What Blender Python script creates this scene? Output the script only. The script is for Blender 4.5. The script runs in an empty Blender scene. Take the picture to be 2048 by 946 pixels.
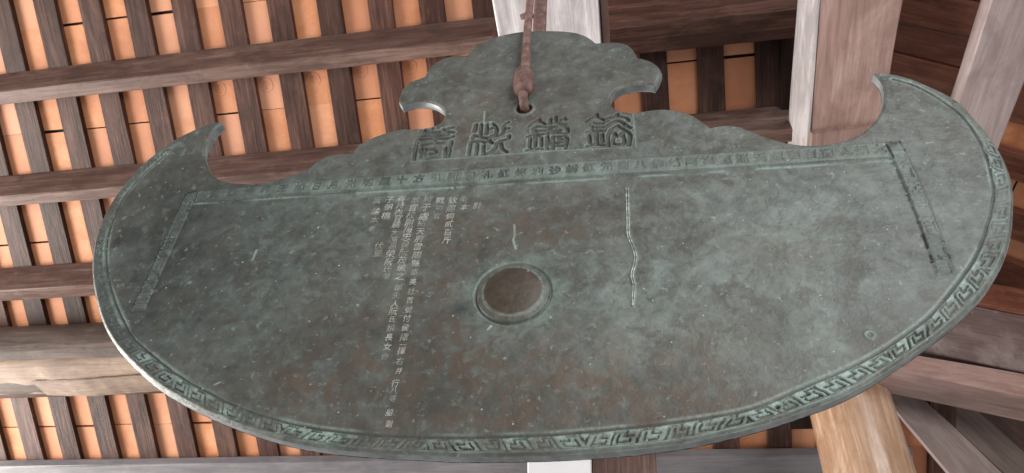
import bpy, bmesh, math, random
import numpy as np
from mathutils import Vector, Matrix
from mathutils.geometry import tessellate_polygon
random.seed(7); rng = np.random.default_rng(7)
sc = bpy.context.scene
col = sc.collection
# measured plan of the gong (gong-plane units of 75 mm: x to the right, z up, origin at the striking boss)
D = {'outline': [[-10.918,8.231,1],[-11.068,7.918,0],[-11.124,7.44,0],[-11.138,7.047,0],[-11.06,6.662,0],[-10.839,6.213,0],[-10.517,5.714,0],[-10.077,5.301,0],[-9.646,5.104,0],[-9.329,5.033,0],[-8.765,4.97,0],[-8.06,5.034,0],[-7.575,5.235,0],[-7.096,5.449,0],[-6.813,5.804,0],[-6.574,6.023,0],[-6.161,6.136,0],[-5.654,6.111,1],[-5.513,6.489,0],[-5.032,6.858,0],[-4.523,7.057,0],[-4.134,7.155,0],[-3.722,7.109,0],[-3.325,7.128,0],[-2.996,7.22,0],[-2.8,7.43,0],[-2.756,7.713,0],[-2.79,7.93,0],[-2.96,8.193,0],[-3.26,8.434,0],[-3.663,8.594,0],[-4.067,8.561,0],[-4.352,8.445,1],[-4.506,8.741,0],[-4.487,9.077,0],[-4.411,9.527,0],[-4.241,9.738,0],[-3.988,9.895,0],[-3.75,9.996,1],[-3.584,10.606,0],[-3.28,10.932,0],[-2.953,11.102,0],[-2.319,11.103,1],[-2.126,11.437,0],[-1.961,11.683,0],[-1.61,12.001,0],[-1.151,12.174,0],[-0.407,12.302,0],[0.156,12.278,0],[0.715,12.204,0],[1.27,12.082,0],[1.818,11.833,0],[2.176,11.489,0],[2.384,11.143,1],[2.659,11.132,0],[2.95,11.118,0],[3.228,11.044,0],[3.451,10.917,0],[3.613,10.679,0],[3.718,10.374,0],[3.787,10.055,1],[4.034,9.931,0],[4.289,9.709,0],[4.44,9.469,0],[4.542,9.06,1],[4.418,8.717,0],[4.284,8.436,1],[4.03,8.524,0],[3.688,8.542,0],[3.341,8.506,0],[3.022,8.331,0],[2.85,8.073,0],[2.776,7.805,0],[2.831,7.52,0],[2.985,7.314,0],[3.196,7.179,0],[3.484,7.114,0],[3.69,7.133,0],[4.113,7.178,0],[4.447,7.175,0],[4.926,7.029,0],[5.307,6.761,0],[5.563,6.439,0],[5.782,6.115,1],[6.066,6.177,0],[6.339,6.163,0],[6.637,6.063,0],[6.975,5.791,0],[7.424,5.446,0],[7.97,5.152,0],[8.406,5.028,0],[8.818,4.996,0],[9.254,5.06,0],[9.667,5.192,0],[10.018,5.388,0],[10.454,5.828,0],[10.773,6.292,0],[10.966,6.735,0],[11.087,7.185,0],[11.139,7.734,0],[11.028,8.177,1],[11.263,8.163,0],[11.614,8.031,0],[12.006,7.771,0],[12.358,7.404,0],[12.755,6.922,0],[13.02,6.467,0],[13.173,5.75,0],[13.31,4.993,0],[13.373,4.265,0],[13.354,3.697,0],[13.247,3.041,0],[13.075,2.418,0],[12.894,1.926,0],[12.654,1.333,0],[12.378,0.781,0],[12.181,0.456,0],[11.772,-0.116,0],[11.194,-0.763,0],[10.669,-1.223,0],[9.862,-1.855,0],[9.448,-2.142,0],[8.821,-2.551,0],[8.015,-3.044,0],[7.252,-3.409,0],[6.704,-3.608,0],[6.078,-3.829,0],[5.48,-4.007,0],[4.818,-4.17,0],[4.101,-4.326,0],[3.262,-4.439,0],[2.154,-4.531,0],[1.089,-4.583,0],[-0.108,-4.592,0],[-0.954,-4.588,0],[-1.866,-4.534,0],[-2.772,-4.472,0],[-3.7,-4.391,0],[-4.99,-4.188,0],[-6.382,-3.789,0],[-7.516,-3.35,0],[-8.752,-2.764,0],[-9.272,-2.466,0],[-9.81,-2.091,0],[-10.338,-1.698,0],[-10.968,-1.161,0],[-11.546,-0.552,0],[-12.134,0.246,0],[-12.664,1.104,0],[-13.089,1.966,0],[-13.275,2.485,0],[-13.474,3.256,0],[-13.559,4.053,0],[-13.538,4.784,0],[-13.402,5.522,0],[-13.161,6.361,0],[-12.821,6.987,0],[-12.435,7.529,0],[-11.967,7.91,0],[-11.464,8.196,0],[-11.139,8.311,0]],'inner': [[-12.483,6.668],[-12.932,5.71],[-13.155,4.728],[-13.106,3.597],[-12.728,2.244],[-12.244,1.289],[-11.653,0.401],[-11.049,-0.36],[-10.511,-0.949],[-9.701,-1.563],[-8.787,-2.183],[-7.699,-2.762],[-6.362,-3.345],[-4.963,-3.766],[-3.672,-3.974],[-2.706,-4.069],[-1.766,-4.12],[-0.846,-4.146],[-0.081,-4.136],[1.106,-4.113],[2.274,-4.025],[3.298,-3.928],[4.228,-3.806],[5.164,-3.654],[5.536,-3.561],[6.672,-3.088],[6.943,-2.968],[7.703,-2.64],[8.479,-2.24],[9.31,-1.709],[9.925,-1.253],[10.475,-0.708],[10.96,-0.178],[11.49,0.464],[12.055,1.377],[12.448,2.141],[12.703,2.748],[12.814,3.222],[12.968,4.244],[12.961,5.096],[12.858,5.823],[12.611,6.444],[12.258,7.059],[11.92,7.462],[11.485,7.764]],'hole': [[-0.052,7.68],0.26],'boss': [[0.01,-0.042]],'hband': [[-10.549,4.689],[-6.455,4.807],[0.563,4.897],[6.77,4.878],[10.513,4.839],[10.555,4.176],[6.666,4.178],[0.584,4.191],[-6.321,4.234],[-10.499,4.208]],'lband': [[-10.981,4.68],[-10.565,4.737],[-10.514,2.198],[-10.487,-0.084],[-10.91,-0.098],[-10.919,2.025]],'rband': [[10.513,4.839],[10.924,4.86],[10.996,3.582],[10.981,1.79],[10.885,0.038],[10.457,-0.016],[10.511,1.3],[10.54,2.86]],'seal': [[[2.002,6.785],[2.125,6.897],[2.268,6.991],[2.389,6.961],[2.526,6.819]],[[2.321,7.113],[2.319,6.985]],[[2.493,6.666],[2.152,6.658],[2.159,6.501],[2.147,6.348]],[[2.279,6.488],[2.488,6.48]],[[1.997,6.288],[2.137,6.334],[2.355,6.31],[2.553,6.303]],[[2.306,6.315],[2.295,5.787],[2.292,5.639]],[[2.065,6.143],[2.089,5.779]],[[2.483,6.128],[2.481,5.782]],[[2.009,5.61],[2.186,5.665],[2.535,5.614]],[[2.635,6.759],[2.709,6.892],[2.911,6.932],[3.091,6.927],[3.287,6.841],[3.329,6.679]],[[2.986,7.066],[2.981,6.924]],[[2.596,6.436],[2.761,6.619],[2.884,6.715],[3.063,6.71],[3.213,6.506],[3.364,6.365]],[[2.975,6.502],[2.771,6.309],[2.675,6.076],[2.649,5.543]],[[2.975,6.502],[3.164,6.281],[3.294,6.129],[3.285,5.535]],[[2.864,6.147],[2.846,5.64],[3.096,5.613],[3.117,6.119]],[[2.863,6.116],[2.964,5.954],[3.119,6.149]],[[0.146,6.775],[0.304,6.964],[0.447,7.027],[0.638,6.846]],[[0.466,7.089],[0.469,6.977]],[[0.285,6.633],[0.324,6.708],[0.477,6.738],[0.652,6.702]],[[0.311,6.474],[0.483,6.517],[0.636,6.516]],[[0.316,6.359],[0.641,6.329]],[[0.325,6.676],[0.328,6.302]],[[0.136,6.277],[0.287,6.306],[0.47,6.286]],[[0.202,6.131],[0.206,5.768]],[[0.381,6.235],[0.386,5.779]],[[0.564,6.184],[0.577,5.759]],[[0.103,5.615],[0.31,5.668],[0.62,5.636]],[[0.838,7.062],[0.843,6.838]],[[1.002,7.14],[1.026,6.913]],[[1.291,7.058],[1.363,6.969]],[[1.128,6.965],[1.363,6.985]],[[0.741,6.818],[1.088,6.874]],[[1.171,6.769],[1.344,6.775]],[[0.745,6.66],[1.091,6.684],[1.294,6.699]],[[0.752,6.348],[0.748,6.535],[0.889,6.597],[1.335,6.625],[1.357,6.297],[1.277,6.29]],[[0.891,6.472],[1.174,6.472]],[[0.873,6.366],[1.176,6.332]],[[0.745,6.226],[0.749,5.622]],[[0.937,6.174],[0.928,5.604]],[[0.73,5.604],[0.948,5.602]],[[0.784,5.827],[0.86,6.0]],[[1.058,6.161],[1.338,6.161],[1.361,5.826],[1.333,5.562]],[[1.06,6.039],[1.279,6.031]],[[1.062,5.888],[1.281,5.88]],[[1.064,5.738],[1.282,5.715]],[[-1.616,7.074],[-1.638,6.725]],[[-1.437,7.086],[-1.425,6.559]],[[-1.244,7.048],[-1.228,6.569]],[[-1.67,6.383],[-1.641,6.52],[-1.437,6.451],[-1.245,6.383]],[[-1.707,6.216],[-1.73,5.582]],[[-1.498,6.194],[-1.486,5.587]],[[-1.277,6.017],[-1.264,5.594]],[[-1.707,6.216],[-1.42,6.247],[-1.248,6.167]],[[-1.066,7.06],[-0.949,6.886],[-0.943,6.506],[-1.14,6.372],[-1.016,6.081]],[[-1.148,6.749],[-1.071,6.836]],[[-0.541,7.064],[-0.66,6.949],[-0.68,6.603],[-0.753,6.454],[-0.957,6.414]],[[-0.504,6.773],[-0.646,6.725]],[[-0.482,6.394],[-0.494,6.24],[-0.634,6.194],[-0.834,6.123],[-0.897,5.856],[-1.025,5.659],[-1.142,5.597]],[[-0.731,6.112],[-0.67,5.802],[-0.497,5.605]],[[-3.439,6.94],[-3.122,6.986],[-3.087,7.046]],[[-3.486,6.817],[-3.168,6.846],[-2.782,6.835]],[[-3.365,7.029],[-3.343,6.865]],[[-2.711,6.956],[-2.527,6.839],[-2.328,6.769]],[[-2.621,6.914],[-2.544,6.985],[-2.376,7.015]],[[-3.51,6.676],[-2.979,6.698],[-2.509,6.678]],[[-2.886,6.64],[-2.516,6.742]],[[-3.526,6.488],[-3.021,6.528],[-2.406,6.509],[-2.336,6.549]],[[-2.95,6.726],[-2.891,6.249]],[[-3.361,6.221],[-2.907,6.297],[-2.632,6.283]],[[-3.53,6.441],[-3.503,5.52]],[[-2.363,6.317],[-2.371,6.009],[-2.383,5.558]],[[-3.331,6.079],[-3.289,5.618]],[[-3.199,6.034],[-3.177,5.637]],[[-3.121,5.995],[-2.845,5.967],[-2.843,5.784],[-3.05,5.775]],[[-2.519,6.025],[-2.476,5.567]]],'frame': [[[-3.573,5.438],[-2.308,5.454],[-0.396,5.472],[1.168,5.475],[3.472,5.398]],[[3.472,5.398],[3.487,5.978],[3.463,7.004]],[[-3.543,7.102],[-3.591,6.011],[-3.573,5.438]]],'crack': [[[3.108,3.67],[3.1,3.181],[3.079,2.397],[3.076,1.741],[3.143,1.463],[3.216,1.067],[3.156,0.671],[3.092,0.42],[3.127,0.085],[3.097,-0.239],[3.079,-0.605]],[[3.165,3.664],[3.157,3.176],[3.134,2.393],[3.13,1.737],[3.196,1.46],[3.269,1.063],[3.208,0.668],[3.143,0.417],[3.178,0.082],[3.148,-0.242],[3.104,-0.606]]],'scar': [[[-0.109,2.446],[-0.074,2.059],[-0.107,1.873],[-0.019,1.551]],[[-1.366,7.085],[-1.38,7.682]],[[-4.233,-0.188],[-4.212,-0.223]],[[-7.771,1.858],[-7.77,2.014],[-7.78,1.628]],[[-0.599,-1.165],[-0.517,-1.044]],[[-7.545,-2.563],[-7.432,-2.493]]],'nod': [[8.502,-1.703],[-2.037,4.123],[6.112,-3.515],[-1.151,7.111]],'blot_shade': [[-11.27,2.248,3.29,3.99,0,0,-0.32],[-9.338,3.782,3.34,3.24,0,0,-0.16],[7.2,2.454,4.1,1.93,0,-0.1,0.16],[10.671,3.917,2.01,2.06,0,-0.1,0.16],[2.81,-2.463,2.3,1.19,0.25,0,0.2],[-1.763,0.533,0.83,1.02,0,0.3,-0.1],[-5.513,-1.581,3.48,1.89,0,0.1,-0.1],[-0.745,-3.173,5.75,0.78,0,0.25,-0.08],[-1.084,2.325,2.15,1.04,-0.2,0.5,-0.05],[1.346,2.531,1.54,0.95,-0.1,0.4,-0.1],[0.021,-0.24,1.44,1.26,0.8,-0.2,0.25],[1.027,-2.543,4.39,1.45,-0.3,0.5,-0.05],[-2.552,-1.694,2.57,1.71,-0.3,0.45,-0.05],[3.34,-3.28,2.75,0.63,-0.2,0.3,-0.2],[-7.939,0.889,3.32,2.87,0.45,-0.3,-0.2],[-11.434,3.95,1.92,2.54,0.1,-0.2,-0.28],[-10.345,-0.056,1.23,1.36,0.2,0,-0.2],[-7.417,3.414,2.75,1.25,0.5,-0.3,0.05],[-5.365,4.328,3.99,0.45,0.6,-0.2,0.2],[0.88,4.424,4.36,0.35,0.6,-0.2,0.25],[2.873,-1.013,1.46,1.86,0.4,-0.1,0.25],[5.445,0.117,2.99,2.25,0.3,-0.2,0.15],[10.82,2.164,1.43,2.01,0.2,-0.3,0.12],[8.428,2.734,2.25,1.27,0.1,-0.2,0.1],[7.631,3.39,0.59,0.68,0.0,0.0,-0.3],[7.425,-1.514,0.67,1.49,0.5,-0.1,0.4],[0.408,10.07,3.94,1.98,-0.1,0.05,0.05],[-0.723,8.241,2.19,1.06,-0.3,0.4,0.12],[0.017,6.852,4.71,0.74,-0.2,0.35,0.1],[-1.381,-0.495,0.29,0.26,-0.1,-0.4,-0.5],[-0.878,1.553,0.17,1.08,-0.1,-0.5,-0.45],[-6.457,2.477,0.25,0.28,0,0,-0.4],[-12.388,2.734,0.31,0.38,0,0,-0.5],[3.752,3.026,0.22,0.23,0,0.1,-0.3],[1.561,0.596,0.24,0.27,0,0.1,-0.3],[2.316,9.367,0.27,0.28,0,0,-0.3],[2.528,4.596,2.89,0.26,0.0,-0.2,-0.1],[-12.593,3.821,0.54,0.45,0,0.1,0.3],[-11.919,3.441,0.21,0.4,0,0.1,0.3],[-3.093,7.859,1.39,0.53,-0.1,0.1,0.1],[-5.187,-0.64,2.77,2.29,0.1,0.1,0],[-3.852,-3.092,2.74,0.8,-0.3,0.4,-0.12],[6.159,5.687,0.86,0.45,0.1,0.0,0.15],[-3.343,-3.105,0.75,0.54,-0.2,-0.1,-0.1],[6.953,1.029,1.46,0.99,0,0.3,0.1],[4.087,-3.679,1.3,0.27,-0.2,0.3,-0.1]],'ins': [[['計',-1.241,3.296,0.349]],[['奉',-1.678,3.623,0.315],['本',-1.643,3.267,0.308]],[['欽',-2.01,3.588,0.336],['賜',-2.032,3.237,0.329],['銅',-2.026,2.91,0.322],['貳',-2.023,2.61,0.316],['百',-2.017,2.296,0.311],['斤',-2.011,1.987,0.304]],[['戰',-2.411,3.621,0.316],['功',-2.404,3.308,0.311],['官',-2.423,2.961,0.304]],[['時',-2.777,3.716,0.361],['于',-2.808,3.361,0.353],['處',-2.819,2.992,0.345],['紹',-2.842,2.712,0.34],['天',-2.843,2.395,0.334],['府',-2.832,2.102,0.327],['雷',-2.834,1.797,0.321],['陽',-2.818,1.477,0.315],['縣',-2.819,1.183,0.309],['盛',-2.801,0.858,0.303],['美',-2.795,0.522,0.296],['社',-2.789,0.194,0.291],['首',-2.786,-0.111,0.285],['號',-2.78,-0.427,0.278],['付',-2.78,-0.703,0.274],['侯',-2.774,-1.007,0.268],['擇',-2.769,-1.304,0.263],['一',-2.76,-1.535,0.258],['擇',-2.771,-1.716,0.255]],[['右',-2.761,-2.029,0.25],['并',-2.743,-2.307,0.245],['行',-2.776,-2.663,0.238],['八',-2.782,-2.858,0.235],['等',-2.771,-3.079,0.231],['船',-2.796,-3.456,0.225],['副',-2.757,-3.759,0.22]],[['故',-3.163,3.706,0.362],['官',-3.208,3.373,0.354],['校',-3.225,3.065,0.348],['尉',-3.225,2.761,0.342],['梅',-3.229,2.482,0.336],['忠',-3.23,2.188,0.33],['侯',-3.216,1.899,0.324],['阮',-3.216,1.615,0.318],['茂',-3.214,1.318,0.312],['瑜',-3.201,1.044,0.308],['之',-3.196,0.739,0.301],['郡',-3.177,0.352,0.293],['夫',-3.19,0.079,0.289],['人',-3.185,-0.208,0.283],['阮',-3.186,-0.456,0.279],['氏',-3.171,-0.717,0.274],['娘',-3.164,-1.005,0.269],['長',-3.171,-1.287,0.264],['女',-3.162,-1.58,0.258],['倚',-3.176,-1.881,0.253]],[['有',-3.627,3.787,0.321],['持',-3.615,3.511,0.317],['內',-3.619,3.24,0.312],['官',-3.608,2.972,0.306],['鑄',-3.611,2.71,0.302],['大',-3.605,2.391,0.296],['富',-3.576,2.116,0.291],['高',-3.58,1.867,0.287]],[['榮',-3.607,1.585,0.319],['阮',-3.601,1.288,0.313],['氏',-3.602,1.032,0.308],['榮',-3.585,0.762,0.303]],[['子',-3.986,3.775,0.344],['朝',-3.98,3.456,0.337],['橋',-3.998,3.105,0.33]],[['賣',-4.382,3.786,0.323],['論',-4.345,3.318,0.314],['本',-4.324,2.946,0.308],['者',-4.339,2.604,0.302]],[['伏',-4.004,1.915,0.289],['望',-3.983,1.628,0.283]]],'hb': [['清',-9.905,4.474,0.36],['淨',-9.332,4.495,0.36],['法',-8.762,4.515,0.36],['界',-8.196,4.536,0.36],['王',-7.626,4.538,0.36],['如',-7.058,4.534,0.36],['日',-6.494,4.53,0.36],['月',-5.936,4.535,0.36],['光',-5.382,4.541,0.36],['明',-4.831,4.547,0.36],['照',-4.283,4.553,0.36],['十',-3.739,4.559,0.36],['方',-3.198,4.565,0.36],['引',-2.66,4.567,0.36],['利',-2.124,4.563,0.36],['和',-1.591,4.559,0.36],['孔',-1.062,4.554,0.36],['紅',-0.536,4.55,0.36],['訶',-0.014,4.545,0.36],['利',0.505,4.541,0.36],['沙',1.019,4.547,0.36],['訴',1.531,4.555,0.36],['紅',2.04,4.562,0.36],['元',2.546,4.566,0.36],['到',3.049,4.562,0.36],['八',3.549,4.558,0.36],['佛',4.046,4.555,0.36],['前',4.539,4.551,0.36],['阿',5.03,4.548,0.36],['高',5.517,4.544,0.36],['照',6.001,4.541,0.36],['洲',6.483,4.537,0.36],['天',6.962,4.536,0.36],['戲',7.438,4.537,0.36],['職',7.911,4.539,0.36],['百',8.382,4.54,0.36],['而',8.849,4.542,0.36],['人',9.316,4.55,0.36],['訓',9.78,4.558,0.36],['大',10.241,4.566,0.36]],'rb': [['觀',10.717,4.688,0.42],['現',10.678,4.114,0.42],['自',10.687,3.581,0.42],['在',10.703,3.068,0.42],['菩',10.728,2.577,0.42],['薩',10.733,2.091,0.42],['甘',10.723,1.614,0.42],['露',10.698,1.146,0.42],['真',10.692,0.699,0.42],['言',10.665,0.258,0.42]],'lb': [['護',-10.813,4.506,0.42],['米',-10.808,3.992,0.42],['上',-10.801,3.491,0.42],['卜',-10.793,3.003,0.42],['中',-10.797,2.534,0.42],['三',-10.803,2.079,0.42],['川',-10.794,1.628,0.42],['心',-10.766,1.179,0.42],['乙',-10.738,0.742,0.42],['三',-10.711,0.316,0.42]],'cam': [[0.988861,0.138601,0.054248],[-0.05291,0.668015,-0.742264],[-0.139117,0.731126,0.667908],[0.21382,-1.17983,-0.92727]]}
WORLD = 0.46
EXPO = 0.0
LIGHTS = [('left_opening_light', (-7, 1.5, 1.8), (0, 1.4, 3.6), 6, 2.4, 1250, (1, .95, .885)),
          ('front_sheen_light', (3.4, -5.0, 5.2), (0.3, 0, 2.6), 3.0, 2.6, 205, (.97, .98, 1)),  # unseen lamp added high on the right for sheen on the gong
          ('front_ground_light', (4.0, -4.6, 0.4), (0.3, .5, 3.0), 4, 2.0, 220, (1, .98, .95))]
U = 0.075                                   # metres per gong unit
BZ = 2.48                                   # height of the boss above the floor
CX, CY, CZ = D['cam'][3]
CAM = Vector((CX, CY, CZ + BZ))
# ------------------------------------------------------------------ camera
cd = bpy.data.cameras.new('camera'); cam = bpy.data.objects.new('camera', cd); col.objects.link(cam)
r0, r1, r2 = [Vector(D['cam'][k]) for k in range(3)]
m = Matrix.Identity(4)
for i in range(3):
    m[i][0] = r0[i]; m[i][1] = -r1[i]; m[i][2] = -r2[i]; m[i][3] = CAM[i]
cam.matrix_world = m
cd.sensor_fit = 'HORIZONTAL'; cd.sensor_width = 36; cd.lens = 36 * 1530 / 2048
cd.clip_end = 200; cd.clip_start = 0.05
cd.dof.use_dof = True; cd.dof.focus_distance = 1.75; cd.dof.aperture_fstop = 9.0
sc.camera = cam
# ------------------------------------------------------------------ light
w = bpy.data.worlds.new('World'); sc.world = w; w.use_nodes = True
bg = w.node_tree.nodes['Background']
bg.inputs[0].default_value = (0.92, 0.90, 0.88, 1); bg.inputs[1].default_value = WORLD
def area(name, loc, target, sx, sy, power, color):
    l = bpy.data.lights.new(name, 'AREA'); l.shape = 'RECTANGLE'; l.size = sx; l.size_y = sy
    l.energy = power; l.color = color
    o = bpy.data.objects.new(name, l); col.objects.link(o); o.location = loc
    o.rotation_euler = (Vector(target) - Vector(loc)).to_track_quat('-Z', 'Y').to_euler()
    return o
for a in LIGHTS: area(*a)
vs = sc.view_settings
vs.view_transform = 'Standard'; vs.look = 'None'; vs.exposure = EXPO; vs.gamma = 1; vs.use_curve_mapping = False

# ------------------------------------------------------------------ helpers
def mesh_obj(name, verts, faces, mat, parent=None, smooth=False):
    me = bpy.data.meshes.new(name); me.from_pydata([tuple(v) for v in verts], [], faces); me.update()
    if smooth: me.polygons.foreach_set('use_smooth', [True] * len(me.polygons))
    if mat: me.materials.append(mat)
    o = bpy.data.objects.new(name, me); col.objects.link(o)
    if parent: o.parent = parent
    return o
def empty(name, loc=(0, 0, 0)):
    o = bpy.data.objects.new(name, None); col.objects.link(o); o.location = loc; o.empty_display_size = .1
    return o
def tag(o, label, cat, group=None, kind=None):
    o['label'] = label; o['category'] = cat
    if group: o['group'] = group
    if kind: o['kind'] = kind
    return o
class NT:
    def __init__(s, name):
        s.m = bpy.data.materials.new(name); s.m.use_nodes = True; s.t = s.m.node_tree; s.n = s.t.nodes; s.l = s.t.links
        s.b = s.n['Principled BSDF']
    def add(s, typ, **kw):
        n = s.n.new(typ)
        for k, v in kw.items():
            if k in ('op',): n.operation = v
            elif k == 'ins':
                for kk, vv in v.items():
                    if hasattr(vv, 'is_linked') or isinstance(vv, bpy.types.NodeSocket): s.l.new(vv, n.inputs[kk])
                    else: n.inputs[kk].default_value = vv
            else: setattr(n, k, v)
        return n
    def noise(s, vec, scale, detail=4, rough=.55, dist=0):
        return s.add('ShaderNodeTexNoise', ins={'Vector': vec, 'Scale': scale, 'Detail': detail, 'Roughness': rough, 'Distortion': dist}).outputs[0]
    def ramp(s, fac, stops):
        r = s.add('ShaderNodeValToRGB'); s.l.new(fac, r.inputs[0]); e = r.color_ramp.elements
        while len(e) < len(stops): e.new(.5)
        for x, (p, c) in zip(e, stops): x.position = p; x.color = (c[0], c[1], c[2], 1) if not isinstance(c, (int, float)) else (c, c, c, 1)
        return r.outputs[0]
    def mix(s, f, a, b, mode='MIX'):
        n = s.n.new('ShaderNodeMix'); n.data_type = 'RGBA'; n.blend_type = mode
        for k, v in ((0, f), (6, a), (7, b)):
            if isinstance(v, bpy.types.NodeSocket): s.l.new(v, n.inputs[k])
            else: n.inputs[k].default_value = v if k == 0 else ((*v, 1) if len(v) == 3 else v)
        return n.outputs[2]
    def math(s, op, a, b=None, clamp=False):
        n = s.n.new('ShaderNodeMath'); n.operation = op; n.use_clamp = clamp
        for k, v in ((0, a), (1, b)):
            if v is None: continue
            if isinstance(v, bpy.types.NodeSocket): s.l.new(v, n.inputs[k])
            else: n.inputs[k].default_value = v
        return n.outputs[0]
    def bump(s, h, strength, dist, prev=None):
        n = s.add('ShaderNodeBump', ins={'Height': h, 'Strength': strength, 'Distance': dist})
        if prev: s.l.new(prev, n.inputs['Normal'])
        return n.outputs[0]
    def out(s, color=None, rough=None, normal=None, spec=None, metal=None):
        for k, v in (('Base Color', color), ('Roughness', rough), ('Normal', normal), ('Specular IOR Level', spec), ('Metallic', metal)):
            if v is None: continue
            if isinstance(v, bpy.types.NodeSocket): s.l.new(v, s.b.inputs[k])
            else: s.b.inputs[k].default_value = (*v, 1) if isinstance(v, tuple) else v
        return s.m

def wood(name, c_dark, c_mid, c_light, rough=.5, grain=1.0, worn=None, spec=.5):
    t = NT(name)
    tc = t.add('ShaderNodeTexCoord').outputs['Object']
    rnd = t.add('ShaderNodeObjectInfo').outputs['Random']
    off = t.add('ShaderNodeCombineXYZ', ins={0: t.math('MULTIPLY', rnd, 37.), 1: t.math('MULTIPLY', rnd, 11.), 2: t.math('MULTIPLY', rnd, 5.)}).outputs[0]
    v = t.add('ShaderNodeVectorMath', op='ADD', ins={0: tc, 1: off}).outputs[0]
    mp = t.add('ShaderNodeMapping', ins={'Vector': v, 'Scale': (1.2, 14, 14)}).outputs[0]
    mp2 = t.add('ShaderNodeMapping', ins={'Vector': v, 'Scale': (5, 110, 110)}).outputs[0]
    g1 = t.noise(mp, 1.6, 5, .6, .9); g2 = t.noise(mp2, 1.0, 3, .6, .3); g3 = t.noise(t.add('ShaderNodeMapping', ins={'Vector': v, 'Scale': (1.6, 4, 4)}).outputs[0], 2.2, 5, .65, .6)
    g4 = t.noise(v, 11, 5, .7)
    f = t.math('ADD', t.math('MULTIPLY', g1, .62), t.math('MULTIPLY', g2, .38))
    c = t.ramp(f, [(.30, c_dark), (.50, c_mid), (.72, c_light)])
    c = t.mix(t.ramp(g3, [(.45, 0.), (.62, .6)]), c, c_dark)
    c = t.mix(t.ramp(g4, [(.55, 0.), (.75, .30)]), c, c_light)
    if worn: c = t.mix(t.ramp(t.noise(v, 6, 6, .65), [(.50, 0.), (.66, .75)]), c, worn)
    br = t.math('ADD', t.math('MULTIPLY', rnd, .5), .75)
    c = t.mix(1., c, t.add('ShaderNodeCombineColor', ins={0: br, 1: br, 2: br}).outputs[0], 'MULTIPLY')
    n = t.bump(f, .6 * grain, .005); n = t.bump(g4, .4 * grain, .004, n)
    return t.out(c, t.math('ADD', t.math('MULTIPLY', g4, .25), rough - .12), n, spec)

W_raf = wood('rafter_wood', (.026, .012, .009), (.078, .036, .027), (.170, .092, .070), .5, spec=.2)
W_pur = wood('purlin_wood', (.062, .034, .028), (.135, .080, .066), (.27, .18, .15), .48, spec=.25)
W_log = wood('old_log_wood', (.055, .038, .032), (.125, .085, .069), (.27, .195, .155), .6, 1.6)
W_sap = wood('pale_sapwood', (.13, .085, .062), (.26, .18, .132), (.38, .28, .215), .6, 1.2)
W_pale = wood('polished_pale_wood', (.20, .125, .105), (.32, .205, .18), (.44, .32, .29), .38, .5)
W_lilac = wood('bleached_pale_wood', (.27, .20, .195), (.40, .315, .31), (.50, .42, .415), .38, .5)
W_hip = wood('dusty_hip_wood', (.22, .165, .155), (.34, .27, .255), (.44, .36, .345), .5, .8)
W_hip2 = wood('weathered_hip_wood', (.11, .078, .07), (.20, .15, .13), (.31, .245, .22), .5, 1.2)
W_grey = wood('silvery_lit_wood', (.30, .27, .275), (.53, .49, .50), (.70, .68, .69), .42, .7)  # pale tone paints sky gloss into the lit beam faces
W_red = wood('reddish_plank_wood', (.085, .027, .016), (.17, .062, .038), (.27, .13, .09), .42, spec=.35)
W_post = wood('golden_post_wood', (.17, .095, .055), (.29, .18, .115), (.46, .34, .26), .30, .5)
W_worn = wood('carved_worn_wood', (.07, .05, .047), (.13, .09, .085), (.2, .15, .14), .5, 1., (.27, .22, .21))
W_dark = wood('shade_dark_wood', (.014, .008, .006), (.024, .013, .010), (.045, .027, .022), .6, spec=.1)  # near-black colour paints in shade, as on the end board
W_slate = wood('slate_toned_wood', (.10, .095, .105), (.15, .14, .15), (.22, .20, .205), .42, .5)

def terracotta():
    t = NT('terracotta'); tc = t.add('ShaderNodeTexCoord').outputs['Object']
    rnd = t.add('ShaderNodeObjectInfo').outputs['Random']
    off = t.add('ShaderNodeCombineXYZ', ins={0: t.math('MULTIPLY', rnd, 23.), 1: t.math('MULTIPLY', rnd, 71.), 2: 0.}).outputs[0]
    v = t.add('ShaderNodeVectorMath', op='ADD', ins={0: tc, 1: off}).outputs[0]
    c = t.ramp(t.noise(v, 7, 5, .6), [(.3, (.50, .19, .085)), (.5, (.70, .29, .13)), (.72, (.82, .42, .23))])
    fine = t.noise(v, 60, 5, .7)
    c = t.mix(t.ramp(fine, [(.35, .25), (.55, 0.)]), c, (.38, .14, .06))
    c = t.mix(t.ramp(t.noise(v, 18, 4, .7), [(.62, 0.), (.75, .5)]), c, (.72, .5, .38))
    c = t.mix(t.math('MULTIPLY', t.math('FRACT', t.math('MULTIPLY', rnd, 7.31)), .8), c, (.46, .15, .058))
    c = t.mix(t.math('MULTIPLY', t.math('FRACT', t.math('MULTIPLY', rnd, 3.7)), .42), c, (.82, .47, .33))
    return t.out(c, .62, t.bump(fine, .25, .002), .4)
M_tile = terracotta()

def rust():
    t = NT('rusty_iron'); tc = t.add('ShaderNodeTexCoord').outputs['Object']
    a = t.noise(tc, 45, 6, .7); b = t.noise(tc, 220, 4, .7)
    c = t.ramp(a, [(.3, (.075, .036, .030)), (.5, (.155, .085, .072)), (.7, (.27, .165, .14))])
    c = t.mix(t.ramp(b, [(.62, 0.), (.72, .7)]), c, (.5, .38, .32))
    n = t.bump(a, .35, .003); n = t.bump(b, .6, .0015, n)
    return t.out(c, .65, n, .4)
M_rust = rust()

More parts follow.
